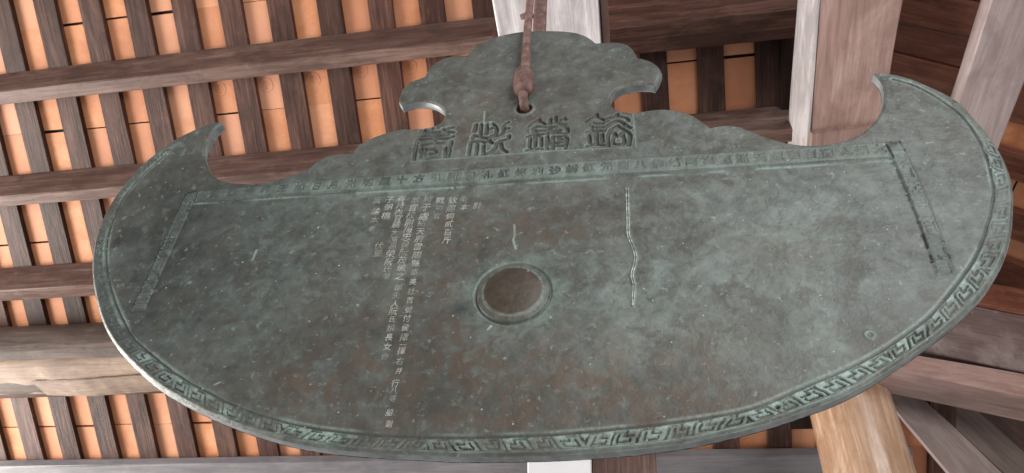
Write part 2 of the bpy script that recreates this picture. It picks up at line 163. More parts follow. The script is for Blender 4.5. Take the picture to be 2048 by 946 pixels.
def bronze():
    t = NT('patinated_bronze'); tc = t.add('ShaderNodeTexCoord').outputs['Object']
    A = t.add('ShaderNodeAttribute', attribute_name='patina_shade').outputs['Color']
    sp = t.add('ShaderNodeSeparateColor', ins={0: A})
    verd, brown, light = sp.outputs[0], sp.outputs[1], sp.outputs[2]
    A2 = t.add('ShaderNodeAttribute', attribute_name='relief').outputs['Color']
    s2 = t.add('ShaderNodeSeparateColor', ins={0: A2}); groove, edge, boss = s2.outputs[0], s2.outputs[1], s2.outputs[2]
    n1 = t.noise(tc, 8, 7, .66, .5); n2 = t.noise(tc, 30, 7, .68, .5); n3 = t.noise(tc, 130, 5, .7)
    c = t.ramp(t.math('ADD', t.math('MULTIPLY', n1, .45), t.math('MULTIPLY', n2, .55)),
               [(.34, (.042, .044, .038)), (.45, (.076, .082, .074)), (.55, (.112, .125, .115)), (.64, (.155, .176, .164)), (.75, (.24, .272, .255))])
    c = t.mix(t.math('MULTIPLY', brown, t.ramp(t.noise(tc, 19, 6, .7, .6), [(.40, .15), (.58, 1.)]), True), c, (.105, .080, .060))
    c = t.mix(t.math('MULTIPLY', verd, t.ramp(n2, [(.35, .25), (.62, 1.)]), True), c, (.165, .222, .197))
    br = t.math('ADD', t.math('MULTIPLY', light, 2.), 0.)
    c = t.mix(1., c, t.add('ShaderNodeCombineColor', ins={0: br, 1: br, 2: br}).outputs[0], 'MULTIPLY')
    c = t.mix(t.ramp(t.noise(tc, 13, 6, .72, .6), [(.53, 0.), (.61, .50), (.8, .7)]), c, (.058, .050, .038))
    c = t.mix(t.ramp(t.noise(tc, 22, 5, .7, .4), [(.56, 0.), (.64, .34), (.75, .5)]), c, (.165, .20, .18))
    c = t.mix(t.ramp(t.noise(tc, 55, 5, .75, .5), [(.59, 0.), (.70, .6)]), c, (.30, .36, .335))
    c = t.mix(t.math('MULTIPLY', boss, .85), c, t.ramp(n2, [(.3, (.026, .016, .009)), (.6, (.060, .037, .021)), (.8, (.13, .095, .07))]))
    c = t.mix(t.math('MULTIPLY', groove, .8, True), c, (.030, .036, .032))  # recess dirt, with shade painted in where the front light is flat
    c = t.mix(t.math('MULTIPLY', t.math('MULTIPLY', edge, t.ramp(n3, [(.3, .2), (.6, 1.)])), .85, True), c, (.33, .44, .395))
    vo = t.add('ShaderNodeTexVoronoi', ins={'Vector': tc, 'Scale': 64.0, 'Randomness': 1.0})
    keep = t.ramp(t.math('FRACT', t.math('MULTIPLY', t.add('ShaderNodeSeparateColor', ins={0: vo.outputs['Color']}).outputs[0], 7.)), [(.74, 0.), (.76, 1.)])
    dots = t.math('MULTIPLY', t.ramp(t.math('ADD', vo.outputs['Distance'], t.math('MULTIPLY', n3, .22)), [(.13, 1.), (.25, 0.)]), keep)
    zone = t.math('MAXIMUM', t.ramp(t.noise(tc, 6, 4, .65), [(.42, .12), (.58, .95)]), boss)
    c = t.mix(t.math('MULTIPLY', t.math('MULTIPLY', dots, zone), .95), c, (.62, .68, .64))
    h = t.math('ADD', t.math('MULTIPLY', n2, .6), t.math('MULTIPLY', n3, .4))
    n = t.bump(n1, .35, .012); n = t.bump(h, .55, .004, n)
    r = t.math('ADD', t.math('MULTIPLY', n2, .5), .22)
    return t.out(c, r, n, .55, .12)
M_bronze = bronze()

def plain(name, c1, c2, scale=40, rough=.6, spec=.4, bump=.2, metal=0.):
    t = NT(name); tc = t.add('ShaderNodeTexCoord').outputs['Object']
    a = t.noise(tc, scale, 5, .65)
    return t.out(t.ramp(a, [(.3, c1), (.7, c2)]), rough, t.bump(a, bump, .002), spec, metal)
M_ink = plain('scratched_letter_metal', (.17, .18, .16), (.60, .60, .54), 70, .5, .5)
M_faint = plain('rubbed_letter_metal', (.11, .12, .105), (.42, .43, .38), 70, .5, .5)
M_scar = plain('pale_casting_scar', (.26, .32, .28), (.66, .72, .66), 60, .6)
M_rim = plain('worn_rim_bronze', (.09, .105, .105), (.22, .24, .245), 26, .45, .6, .35, .1)
M_arris = plain('bright_lit_arris', (.20, .21, .21), (.40, .41, .41), 60, .4, .5)  # catch light on the rim's back edge, painted as a paler material
M_hole = plain('dark_pit', (.01, .012, .012), (.02, .025, .025))
M_white = plain('whitewashed_plaster', (.72, .72, .74), (.80, .80, .82), 12, .5)

# ------------------------------------------------------------------ the bronze gong
def spline(pts, step, closed=True, cusps=None):
    P = [np.array(p[:2], float) for p in pts]; n = len(P); out = []
    rngi = range(n if closed else n - 1)
    for i in rngi:
        p1, p2 = P[i], P[(i + 1) % n]
        c1 = cusps is not None and cusps[i]; c2 = cusps is not None and cusps[(i + 1) % n]
        p0 = P[i - 1] if (closed or i > 0) and not c1 else p1 - (p2 - p1)
        p3 = P[(i + 2) % n] if (closed or i + 2 < n) and not c2 else p2 + (p2 - p1)
        L = np.linalg.norm(p2 - p1); d0 = max(np.linalg.norm(p1 - p0), 1e-3); d3 = max(np.linalg.norm(p3 - p2), 1e-3)
        m1 = ((p1 - p0) / d0 * L + (p2 - p1) * d0 / L * 1.0) / (1 + d0 / L) if not c1 else (p2 - p1)
        m2 = ((p3 - p2) / d3 * L + (p2 - p1) * d3 / L * 1.0) / (1 + d3 / L) if not c2 else (p2 - p1)
        k = max(1, int(L / step))
        for j in range(k):
            t = j / k; a = 2*t**3 - 3*t**2 + 1; b = t**3 - 2*t**2 + t; c = -2*t**3 + 3*t**2; d = t**3 - t**2
            out.append(a * p1 + b * m1 + c * p2 + d * m2)
    if not closed: out.append(P[-1])
    return np.array(out)
OUT = spline(D['outline'], .05, True, [p[2] for p in D['outline']])
HC = np.array(D['hole'][0]); HR = D['hole'][1]
HOLE = np.array([[HC[0] + HR * math.cos(a), HC[1] + HR * math.sin(a)] for a in np.linspace(0, 2*math.pi, 41)[:-1]])
G = .02
x0, z0 = OUT.min(0) - 3 * G; x1, z1 = OUT.max(0) + 3 * G
nx = int((x1 - x0) / G) + 1; nz = int((z1 - z0) / G) + 1
xs = x0 + G * np.arange(nx); zs = z0 + G * np.arange(nz)
X, Z = np.meshgrid(xs, zs)
def inside(poly, xs, zs):
    R = np.zeros((len(zs), len(xs)), bool); A = poly; Bp = np.roll(poly, -1, 0)
    for j, z in enumerate(zs):
        mk = (A[:, 1] > z) != (Bp[:, 1] > z)
        if not mk.any(): continue
        a = A[mk]; b = Bp[mk]
        cx = np.sort(a[:, 0] + (z - a[:, 1]) / (b[:, 1] - a[:, 1]) * (b[:, 0] - a[:, 0]))
        R[j] = (np.searchsorted(cx, xs) % 2) == 1
    return R
def dist(poly, rad, closed=False, near=False, want_t=False):
    """distance field to a polyline, filled within rad of it"""
    Dm = np.full(X.shape, 99., np.float32); NP = np.zeros(X.shape + (2,), np.float32) if near else None
    T = np.zeros(X.shape, np.float32) if want_t else None
    poly = np.asarray(poly, float)[:, :2]
    n = len(poly); s = 0.
    for i in range(n if closed else n - 1):
        a = poly[i]; b = poly[(i + 1) % n]; L = np.linalg.norm(b - a)
        if L < 1e-9: continue
        i0 = max(0, int((min(a[0], b[0]) - rad - x0) / G)); i1 = min(nx, int((max(a[0], b[0]) + rad - x0) / G) + 2)
        j0 = max(0, int((min(a[1], b[1]) - rad - z0) / G)); j1 = min(nz, int((max(a[1], b[1]) + rad - z0) / G) + 2)
        if i0 >= i1 or j0 >= j1: s += L; continue
        x = X[j0:j1, i0:i1]; z = Z[j0:j1, i0:i1]
        t = np.clip(((x - a[0]) * (b[0] - a[0]) + (z - a[1]) * (b[1] - a[1])) / L**2, 0, 1)
        px = a[0] + t * (b[0] - a[0]); pz = a[1] + t * (b[1] - a[1]); d = np.hypot(x - px, z - pz)
        sub = Dm[j0:j1, i0:i1]; k = d < sub; sub[k] = d[k]
        if near:
            NP[j0:j1, i0:i1, 0][k] = px[k]; NP[j0:j1, i0:i1, 1][k] = pz[k]
        if want_t: T[j0:j1, i0:i1][k] = (s + t * L)[k]
        s += L
    return (Dm, NP) if near else ((Dm, T, s) if want_t else Dm)
def sm(a, b, x): t = np.clip((x - a) / (b - a), 0, 1); return t * t * (3 - 2 * t)
def vnoise(scale, octs=4, seed=0):
    r = np.random.default_rng(seed); out = np.zeros(X.shape); amp = 1; tot = 0
    for o in range(octs):
        s = scale / 2**o; gx = int((x1 - x0) / s) + 3; gz = int((z1 - z0) / s) + 3
        g = r.random((gz, gx)); fx = (X[0] - x0) / s; fz = (Z[:, 0] - z0) / s
        ix = fx.astype(int); iz = fz.astype(int); tx = fx - ix; tz = fz - iz
        tx = tx * tx * (3 - 2 * tx); tz = (tz * tz * (3 - 2 * tz))[:, None]
        v = (g[np.ix_(iz, ix)] * (1 - tx) + g[np.ix_(iz, ix + 1)] * tx) * (1 - tz) + (g[np.ix_(iz + 1, ix)] * (1 - tx) + g[np.ix_(iz + 1, ix + 1)] * tx) * tz
        out += v * amp; tot += amp; amp *= .55
    return out / tot
IN = inside(OUT, xs, zs) & ~inside(HOLE, xs, zs)
dO, NPo = dist(OUT, 1.1, True, True)
dH, NPh = dist(HOLE, .5, True, True)
H = np.zeros(X.shape); groove = np.zeros(X.shape); edge = np.zeros(X.shape); bossm = np.zeros(X.shape)
wear = vnoise(1.2, 3, 3); fine = vnoise(.28, 4, 4); big = vnoise(3.0, 5, 5)
H += (big - .5) * .05 + (fine - .5) * .012
# border band with its key fret
INN = spline(D['inner'], .15, False)
dI, tI, LI = dist(INN, .75, False, False, True)
# which side of the inner line: beyond it = border
poly_in = np.vstack([INN, INN[::-1][:1]])
side_in = inside(np.vstack([INN, [[INN[-1][0], INN[-1][1] + .0]], [[INN[0][0], INN[0][1]]]]), xs, zs)
band = IN & ~side_in & (dO < 1.0) & (dI < .74) & (dO < 98)
wband = dO + dI
v = np.where(band, dI / np.maximum(wband, .05), 0)               # 0 inner line .. 1 outer edge
wide = sm(.30, .42, wband)
region = 1 - .7 * sm(-8.6, -10.2, X) * sm(-2.5, -.5, Z) - .45 * sm(9.6, 11.2, X) * sm(-2.5, -1., Z)
strength = (.42 + .8 * sm(.35, .6, wear)) * wide * region
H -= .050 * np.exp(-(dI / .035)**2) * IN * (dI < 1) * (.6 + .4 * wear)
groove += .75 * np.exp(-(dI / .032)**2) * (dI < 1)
edge += .55 * np.exp(-((dI - .075) / .035)**2) * (dI < 1) * sm(.35, .6, wear)
# fret: cell coordinates along the line
cell = .60; ncell = round(LI / cell); cell = LI / ncell
tJ = tI + (vnoise(.45, 3, 61) - .5) * .16
uu = tJ / cell; ci = np.floor(uu); u = uu - ci
cr_ = np.random.default_rng(9).random(400); strength = strength * (.65 + .5 * cr_[np.clip(ci.astype(int), 0, 399)])
vv = (v - .10) / .60 + (vnoise(.4, 3, 62) - .5) * .16                                             # the fret occupies this share of the band
mid = np.where(np.floor(tI / (cell * 6)) % 2 == 0, 1, -1)
ue = np.where(mid > 0, u, 1 - u); sk = (ue + (vv - .5) * .28) % 1.0
def seg(u, v, a, b, w):
    L = (b[0]-a[0])**2 + (b[1]-a[1])**2 + 1e-9
    t = np.clip(((u-a[0])*(b[0]-a[0]) + (v-a[1])*(b[1]-a[1])) / L, 0, 1)
    return np.hypot(u-a[0]-t*(b[0]-a[0]), (v-a[1]-t*(b[1]-a[1])) * .62) < w
FR = np.zeros(X.shape, bool)
for k in (-1, 0, 1):
    q = sk + k
    for a, b in (((.04, 0), (.04, 1)), ((.04, .06), (.5, .06)), ((.5, .06), (.5, .42)), ((.5, .42), (.80, .42)),
                 ((.28, .34), (.28, .86)), ((.28, .86), (.78, .86)), ((.78, .86), (.78, .66))):
        FR |= seg(q, vv, a, b, .050)
fr = FR & band & (vv > -.02) & (vv < 1.04)
frf = fr * strength * (.5 + .5 * sm(.3, .55, fine))
H -= .06 * frf
groove += .78 * frf
# the two lines that hold the fret
for vq in (.075, .80):
    ln = np.exp(-((v - vq) / .028)**2) * band
    H += .022 * ln * strength; edge += .55 * ln * strength * sm(.35, .6, fine)
verd_b = band * (.10 + .42 * sm(.4, .65, wear)) * sm(.2, .4, wband) * (.45 + .55 * sm(9, 7, np.abs(X)))
edge += np.clip(band * ~fr * (vv > 0) * (vv < 1) * strength * (vnoise(.5, 3, 12) - .33) * 2.4, 0, .85)
# panels for the small letters
def panel(poly, hgt, pg=.95, pe=.30):
    global H, groove, edge
    P = np.array(poly); mk = inside(P, xs, zs); d = dist(P, .3, True)
    rise = np.where(mk, sm(0, .06, d), 0)
    H += hgt * rise
    groove += pg * np.exp(-((np.where(mk, -d, d) - .008) / .030)**2) * (d < .3) * (.75 + .5 * (fine - .5)); field_ = mk * sm(.03, .08, d); edge += .16 * field_ * (.4 + wear)
    edge += pe * np.exp(-((d - .02) / .03)**2) * mk * sm(.3, .6, wear)
panel(D['hband'], .08); panel(D['lband'], .045, .75, .08); panel(D['rband'], .06, .8, .12)
# a bright verdigris run just under the long panel
dl = dist(np.array(D['hband'][5:]) - np.array([0, .055]), .4)
verd_line = np.exp(-(dl / .045)**2) * (dl < .4) * ~inside(np.array(D['hband']), xs, zs) * sm(.35, .6, vnoise(1.1, 4, 77)); edge += .7 * verd_line
# glyphs pressed into the metal
def glyph_tris(ch):
    c = bpy.data.curves.new('g', 'FONT'); c.body = ch; c.resolution_u = 3
    o = bpy.data.objects.new('g', c); col.objects.link(o); bpy.context.view_layer.update()
    me = o.evaluated_get(bpy.context.evaluated_depsgraph_get()).to_mesh(); me.calc_loop_triangles()
    V = np.array([v.co[:2] for v in me.vertices]); T = [tuple(t.vertices) for t in me.loop_triangles]
    bpy.data.objects.remove(o); bpy.data.curves.remove(c)
    if len(V): V = V - np.array([.5, .36])
    return V, T
GC = {}
def glyph(ch):
    if ch not in GC: GC[ch] = glyph_tris(ch)
    return GC[ch]
glm = np.zeros(X.shape, np.float32)
def press(ch, cx, cz, size, ang=0.):
    V, T = glyph(ch)
    if not len(V): return
    ca, sa = math.cos(ang), math.sin(ang)
    P = np.c_[cx + size * (V[:, 0] * ca - V[:, 1] * sa), cz + size * (V[:, 0] * sa + V[:, 1] * ca)]
    for a, b, c in T:
        t = P[[a, b, c]]; i0 = int((t[:, 0].min() - x0) / G); i1 = int((t[:, 0].max() - x0) / G) + 2
        j0 = int((t[:, 1].min() - z0) / G); j1 = int((t[:, 1].max() - z0) / G) + 2
        x = X[j0:j1, i0:i1]; z = Z[j0:j1, i0:i1]
        if not x.size: continue
        s = [(t[(k+1) % 3, 0] - t[k, 0]) * (z - t[k, 1]) - (t[(k+1) % 3, 1] - t[k, 1]) * (x - t[k, 0]) for k in range(3)]
        e = .004
        mk = ((s[0] >= -e) & (s[1] >= -e) & (s[2] >= -e)) | ((s[0] <= e) & (s[1] <= e) & (s[2] <= e))
        glm[j0:j1, i0:i1][mk] = 1
for ch, x, z, s in D['hb']: press(ch, x, z, s * 1.0, random.uniform(-.08, .08))
for ch, x, z, s in D['rb']: press(ch, x, z, s * 1.15, .0)
for ch, x, z, s in D['lb']: press(ch, x, z, s * 1.1, .0)
side_ = np.abs(X) > 8.6
gw = glm * (.45 + .65 * sm(.4, .6, vnoise(.8, 3, 22))) * np.where(side_ & (Z < 4.7), .85, 1.)
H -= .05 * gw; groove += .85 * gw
# seal letters: broad carved strokes
ds = np.full(X.shape, 99., np.float32)
for s in D['seal']:
    s = np.array(s); s = s if len(s) < 3 else spline(s, .06, False)
    ds = np.minimum(ds, dist(s, .2))
ds = ds + (fine - .5) * .05
prof = 1 - sm(.045, .075, ds)
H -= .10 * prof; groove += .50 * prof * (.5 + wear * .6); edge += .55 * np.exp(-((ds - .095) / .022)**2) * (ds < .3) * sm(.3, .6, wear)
for k, f in enumerate(D['frame']):
    d = dist(np.array(f), .3)
    H += .026 * np.exp(-(d / .035)**2) * (d < .3); edge += (.55, .5, .12)[k] * np.exp(-(d / .028)**2) * (d < .3) * sm(.25, .6, wear)
# striking boss
rb = np.hypot(X, Z)
H += (-.055 * np.exp(-((rb - 1.0) / .035)**2) + .055 * sm(1.0, .95, rb) + .045 * np.exp(-((rb - .80) / .05)**2)
      + .20 * np.sqrt(np.clip(1 - (rb / .78)**2, 0, 1)))
groove += .65 * np.exp(-((rb - 1.0) / .028)**2) * (.35 + .9 * sm(.4, .6, vnoise(.7, 2, 31)))
edge += .35 * np.exp(-((rb - 1.05) / .035)**2) + .50 * np.exp(-((rb - .80) / .035)**2) * sm(.2, .5, fine)
bossm = sm(.86, .76, rb + (fine - .5) * .1) + .30 * sm(1.0, .95, rb) * sm(.76, .86, rb)
# edge easing, hole lip
H -= .07 * (1 - sm(0, .10, dO))**2
H += .03 * np.exp(-((dH - .06) / .04)**2) * (dH < .4); edge += .5 * np.exp(-(dH / .08)**2) * (dH < .4)
# crack scar: two thin raised lips with a pit between
cr = [dist(spline(c, .08, False), .2) for c in D['crack']]
for d in cr:
    d = d + (fine - .5) * .04; H += .022 * np.exp(-(d / .025)**2); edge += .5 * np.exp(-(d / .028)**2) * sm(.35, .6, fine)
groove += .5 * ((cr[0] < .05) & (cr[1] < .05))
for s in D['scar']:
    d = dist(np.array(s), .2) + (fine - .5) * .03; H += .025 * np.exp(-(d / .03)**2); edge += 1.0 * np.exp(-(d / .026)**2)
for k, q in enumerate(D['nod']):
    r = np.hypot(X - q[0], Z - q[1])
    if k == 0: H += .035 * np.exp(-((r - .10) / .035)**2); edge += .7 * np.exp(-((r - .10) / .04)**2)
    elif k in (1, 2): H -= .09 * np.exp(-(r / .045)**2); groove += 1.6 * np.exp(-(r / .045)**2); edge += .5 * np.exp(-((r - .11) / .05)**2) * (k == 2)
    else: H += .03 * np.exp(-(r / .05)**2); edge += .8 * np.exp(-(r / .04)**2)
# verdigris and brown stains; left-dark, right-light shading painted into the light channel
verd = .02 + .30 * (vnoise(2.2, 5, 41) - .5) + verd_b + .30 * verd_line + .12 * (Z > 8.2) * 0
brown = .22 + .9 * (vnoise(2.6, 5, 42) - .5) + .012 * np.clip(-Z, 0, 5)
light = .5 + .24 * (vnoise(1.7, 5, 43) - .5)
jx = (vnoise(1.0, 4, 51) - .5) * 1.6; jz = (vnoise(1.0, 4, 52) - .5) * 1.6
for cx, cz, rx, rz, a, b, c in D['blot_shade']:
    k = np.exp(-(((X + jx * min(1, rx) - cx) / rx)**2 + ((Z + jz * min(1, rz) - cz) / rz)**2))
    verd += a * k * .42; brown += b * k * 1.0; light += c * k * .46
ring = np.exp(-((rb - 1.15) / .3)**2); verd += .35 * ring; brown *= (1 - .5 * ring)
clean = 1 - .8 * bossm
# mesh
need = np.zeros_like(IN); Q = IN[:-1, :-1] | IN[1:, :-1] | IN[:-1, 1:] | IN[1:, 1:]
Q &= (dO[:-1, :-1] < 98) | IN[:-1, :-1]
use = np.zeros_like(IN)
use[:-1, :-1] |= Q; use[1:, :-1] |= Q; use[:-1, 1:] |= Q; use[1:, 1:] |= Q
idx = -np.ones(X.shape, int); idx[use] = np.arange(use.sum())
Xv = X.copy(); Zv = Z.copy(); outp = use & ~IN
nearH = outp & (dH < dO); nearO = outp & ~nearH
Xv[nearO] = NPo[..., 0][nearO]; Zv[nearO] = NPo[..., 1][nearO]; Xv[nearH] = NPh[..., 0][nearH]; Zv[nearH] = NPh[..., 1][nearH]
Hv = H.copy(); Hv[nearO] = -.07
front = np.c_[Xv[use] * U, -Hv[use] * U, Zv[use] * U + BZ]
a = idx[:-1, :-1][Q]; b = idx[:-1, 1:][Q]; c = idx[1:, 1:][Q]; d = idx[1:, :-1][Q]
fq = np.c_[a, b, c, d]
TH = .37 * U
def bulk_mesh(name, V, Qd, smooth=True):
    me = bpy.data.meshes.new(name); me.vertices.add(len(V)); me.vertices.foreach_set('co', V.astype(np.float32).ravel())
    n, k = Qd.shape; me.loops.add(n * k); me.loops.foreach_set('vertex_index', Qd.astype(np.int32).ravel())
    me.polygons.add(n); me.polygons.foreach_set('loop_start', np.arange(0, n * k, k, dtype=np.int32))
    me.polygons.foreach_set('use_smooth', np.full(n, smooth)); me.update(calc_edges=True); return me
gong = tag(empty('bronze_gong', (0, 0, BZ)), 'large crescent-shaped green patinated bronze gong with seal letters and horned ends, hanging on a hook', 'gong')
me = bulk_mesh('face', front - np.array([0, 0, BZ]), fq)
ca = me.color_attributes.new('patina_shade', 'FLOAT_COLOR', 'POINT')
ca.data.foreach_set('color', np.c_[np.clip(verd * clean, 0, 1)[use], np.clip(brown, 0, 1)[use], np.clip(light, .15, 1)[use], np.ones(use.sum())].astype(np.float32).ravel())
ca = me.color_attributes.new('relief', 'FLOAT_COLOR', 'POINT')
ca.data.foreach_set('color', np.c_[np.clip(groove, 0, 1)[use], np.clip(edge, 0, 1)[use], np.clip(bossm, 0, 1)[use], np.ones(use.sum())].astype(np.float32).ravel())
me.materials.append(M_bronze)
o = bpy.data.objects.new('face', me); col.objects.link(o); o.parent = gong
# rim wall (outer edge and the hole) and the back
def wall(name, P, mat, rough_amp, flip=False):
    n = len(P); T_ = np.roll(P, -1, 0) - np.roll(P, 1, 0); T_ /= np.maximum(np.linalg.norm(T_, axis=1)[:, None], 1e-6)
    N_ = np.c_[T_[:, 1], -T_[:, 0]]
    # sign: point inwards
    area_ = .5 * np.sum(P[:, 0] * np.roll(P[:, 1], -1) - np.roll(P[:, 0], -1) * P[:, 1]); s = -1 if area_ > 0 else 1
    N_ = N_ * s * (-1 if flip else 1)
    rows = [(.07, .0), (.09, .0), (.16, -.012), (.24, -.012), (.32, -.0), (.37, .018)]
    V = []; r = np.random.default_rng(5)
    for y, ins in rows:
        jit = (r.random(n) - .5) * rough_amp
        jit = (jit + np.roll(jit, 1) + np.roll(jit, 2)) / 2 if y > .07 else jit * 0
        Pp = P + N_ * (ins + jit)[:, None]
        V.append(np.c_[Pp[:, 0] * U, np.full(n, y * U), Pp[:, 1] * U])
    V = np.vstack(V); F = []
    for k in range(len(rows) - 1):
        i = np.arange(n); j = (i + 1) % n; F.append(np.c_[k*n + i, (k+1)*n + i, (k+1)*n + j, k*n + j])
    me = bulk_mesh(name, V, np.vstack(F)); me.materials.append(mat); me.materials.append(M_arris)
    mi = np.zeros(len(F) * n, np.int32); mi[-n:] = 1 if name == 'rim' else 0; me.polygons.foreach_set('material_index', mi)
    o = bpy.data.objects.new(name, me); col.objects.link(o); o.parent = gong; return o
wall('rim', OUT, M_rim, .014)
hw = wall('hook_hole', HOLE, M_rust, .02, True)
vh = np.array([v.co[:] for v in hw.data.vertices]); vh[:40, 1] = -.02 * U; hw.data.vertices.foreach_set('co', vh.astype(np.float32).ravel())
so = OUT[::2]
tess = tessellate_polygon([[Vector((p[0], p[1], 0)) for p in so], [Vector((p[0], p[1], 0)) for p in HOLE]])
allp = list(so) + list(HOLE)
mesh_obj('back', [(p[0] * U, TH - .001, p[1] * U) for p in allp], [tuple(t) for t in tess], M_bronze, gong)
# small written columns: shallow scratched letters standing pale on the face
def Hat(x, z):
    j = int(round((z - z0) / G)); i = int(round((x - x0) / G)); return H[j, i]
for colm in D['ins']:
    V = []; F = []; MI = []
    for ch, x, z, s in colm:
        gv, gt = glyph(ch)
        if not len(gv): continue
        rr_f = random.random(); s *= random.uniform(.80, 1.0); sh = random.uniform(.05, .18); an = random.uniform(-.09, .03); base = len(V)
        for p in gv:
            px = x + s * (p[0] + sh * p[1]) * .92; pz = z + s * (p[1] + an * p[0])
            V.append((px * U, -(Hat(px, pz) + .006) * U, pz * U))
        F += [tuple(k + base for k in t) for t in gt]; MI += [int(rr_f < .28)] * len(gt)
    ob = mesh_obj('inscription_column', V, F, M_ink, gong); ob.data.materials.append(M_faint); ob.data.polygons.foreach_set('material_index', MI)
# the scar's pale lips
for cpts in D['crack']:
    P = spline(cpts, .06, False); V = []; F = []; r = random.Random(3)
    for i, p in enumerate(P):
        wd = (.004 + r.random() * .012) * (1.0 if r.random() > .2 else .3)
        for sgn in (-1, 1):
            V.append(((p[0] + sgn * wd) * U, -(Hat(p[0], p[1]) + .008) * U, p[1] * U))
        V.append((p[0] * U, -(Hat(p[0], p[1]) + .025) * U, p[1] * U))
        if i:
            k = 3 * i; F += [(k-3, k-1, k+2, k), (k-1, k-2, k+1, k+2)]
    mesh_obj('scar', V, F, M_scar, gong, True)

# ------------------------------------------------------------------ hook through the hole
def tube(pts, radii, seg=20, name='tube', mat=None, parent=None, jitter=0., flat=None):
    V = []; F = []; n = len(pts); r = random.Random(11)
    for i, p in enumerate(pts):
        p = Vector(p); t = (Vector(pts[min(i+1, n-1)]) - Vector(pts[max(i-1, 0)])).normalized()
        a = t.cross(Vector((0, 1, 0.01))).normalized(); b = t.cross(a)
        for k in range(seg):
            an = 2 * math.pi * k / seg; rr = radii[i] * (1 + (r.random() - .5) * jitter)
            fx, fy = (1, 1) if flat is None else flat
            V.append(p + a * math.cos(an) * rr * fx + b * math.sin(an) * rr * fy)
    for i in range(n - 1):
        for k in range(seg):
            F.append((i*seg + k, i*seg + (k+1) % seg, (i+1)*seg + (k+1) % seg, (i+1)*seg + k))
    F.append(tuple(range(seg))[::-1]); F.append(tuple((n-1)*seg + k for k in range(seg)))
    return mesh_obj(name, V, F, mat, parent, True)
hx, hz = HC[0] * U, HC[1] * U + BZ
hook = tag(empty('iron_hook', (0, 0, 0)), 'rusty iron rod with a swollen collar passing through the hole in the gong', 'hook')
YR = -.030
pts = [(hx + .002, .014, hz + .004), (hx + .001, -.006, hz + .006), (hx, -.022, hz + .018), (hx, YR, hz + .035)]
zz = [.06, .08, .10, .14, .2, .26, .32, .38, .44, .5, .56]
for q in zz: pts.append((hx + .001 + .0008 * math.sin(q * 17), YR + .0008 * math.sin(q * 23), hz + q))
tube(pts, [.0118] * 3 + [.0125] * 5 + [.0112] * (len(pts) - 8), 20, 'rod', M_rust, hook, .10)
cz_ = [(.026, .0125), (.030, .0185), (.036, .0228), (.046, .0250), (.072, .0258), (.0738, .0205), (.0772, .0205), (.080, .0250), (.098, .0246), (.110, .0222), (.117, .0175), (.121, .0128)]
tube([(hx, YR, hz + q[0]) for q in cz_], [q[1] for q in cz_], 28, 'collar', M_rust, hook, .012)
BEAM_Z = CAM.z + 2.42
tube([(hx + .02, .042, hz - .01), (hx + .020, .05, hz + .03), (hx + .020, .052, hz + .2), (hx + .018, .052, BEAM_Z + .02)], [.019, .019, .020, .020], 12, 'back_strap', M_rust, hook, .04, (1, .35))
tube([(hx, YR, hz + .56), (hx + .0, YR + .002, hz + .58), (hx, YR + .004, BEAM_Z + .02)], [.0112] * 3, 14, 'rod', M_rust, hook, .06)
tube([(hx + .002, .0, hz + .010), (hx + .016, .025, hz + .002), (hx + .028, .040, hz - .006), (hx + .03, .044, hz + .01)], [.0075] * 4, 12, 'eye', M_rust, hook, .1)
tube([(hx - .022, YR, hz + .368), (hx - .004, YR - .002, hz + .374), (hx + .014, YR, hz + .370)], [.0075, .0085, .0065], 12, 'hook_tip', M_rust, hook, .15)

# ------------------------------------------------------------------ timber helpers
def frame(origin, ex, ey, ez):
    m = Matrix.Identity(4)
    for i in range(3): m[i][0], m[i][1], m[i][2], m[i][3] = ex[i], ey[i], ez[i], origin[i]
    return m
def prism_local(name, section, length, mat, mtx, parent=None, nseg=10, wob=.0025, taper=0., bev=.004):
    """section: (y,z) corners in local axes, extruded along local x with slightly uneven arrises"""
    S = []; n = len(section)
    c = (sum(p[0] for p in section) / n, sum(p[1] for p in section) / n)
    for i in range(n):
        p = Vector(section[i]); q0 = Vector(section[i-1]); q1 = Vector(section[(i+1) % n])
        S.append(p + (q0 - p).normalized() * bev); S.append(p + (q1 - p).normalized() * bev)
    k = len(S); r = random.Random(len(name) * 37 + len(bpy.data.objects)); V = []; F = []
    for i in range(nseg + 1):
        x = length * i / nseg; sc_ = 1 - taper * i / nseg
        for p in S: V.append((x, c[0] + (p[0] - c[0]) * sc_ + (r.random() - .5) * 2 * wob, c[1] + (p[1] - c[1]) * sc_ + (r.random() - .5) * 2 * wob))
    for i in range(nseg):
        for j in range(k): F.append((i*k + j, i*k + (j+1) % k, (i+1)*k + (j+1) % k, (i+1)*k + j))
    F.append(tuple(range(k))[::-1]); F.append(tuple(nseg*k + j for j in range(k)))
    o = mesh_obj(name, V, F, mat, None)
    o.matrix_world = mtx
    if parent: o.parent = parent; o.matrix_parent_inverse = Matrix.Identity(4); o.matrix_local = parent.matrix_world.inverted() @ mtx
    return o
def ray(px, py):
    return (Vector(r0) * ((px - 1024) / 1530.) + Vector(r1) * ((py - 473) / 1530.) + Vector(r2))
def on_plane(px, py, n, d):                       # a surveyed point: where the sight line meets the timber's plane
    v = ray(px, py); return CAM + v * (d / v.dot(Vector(n)))

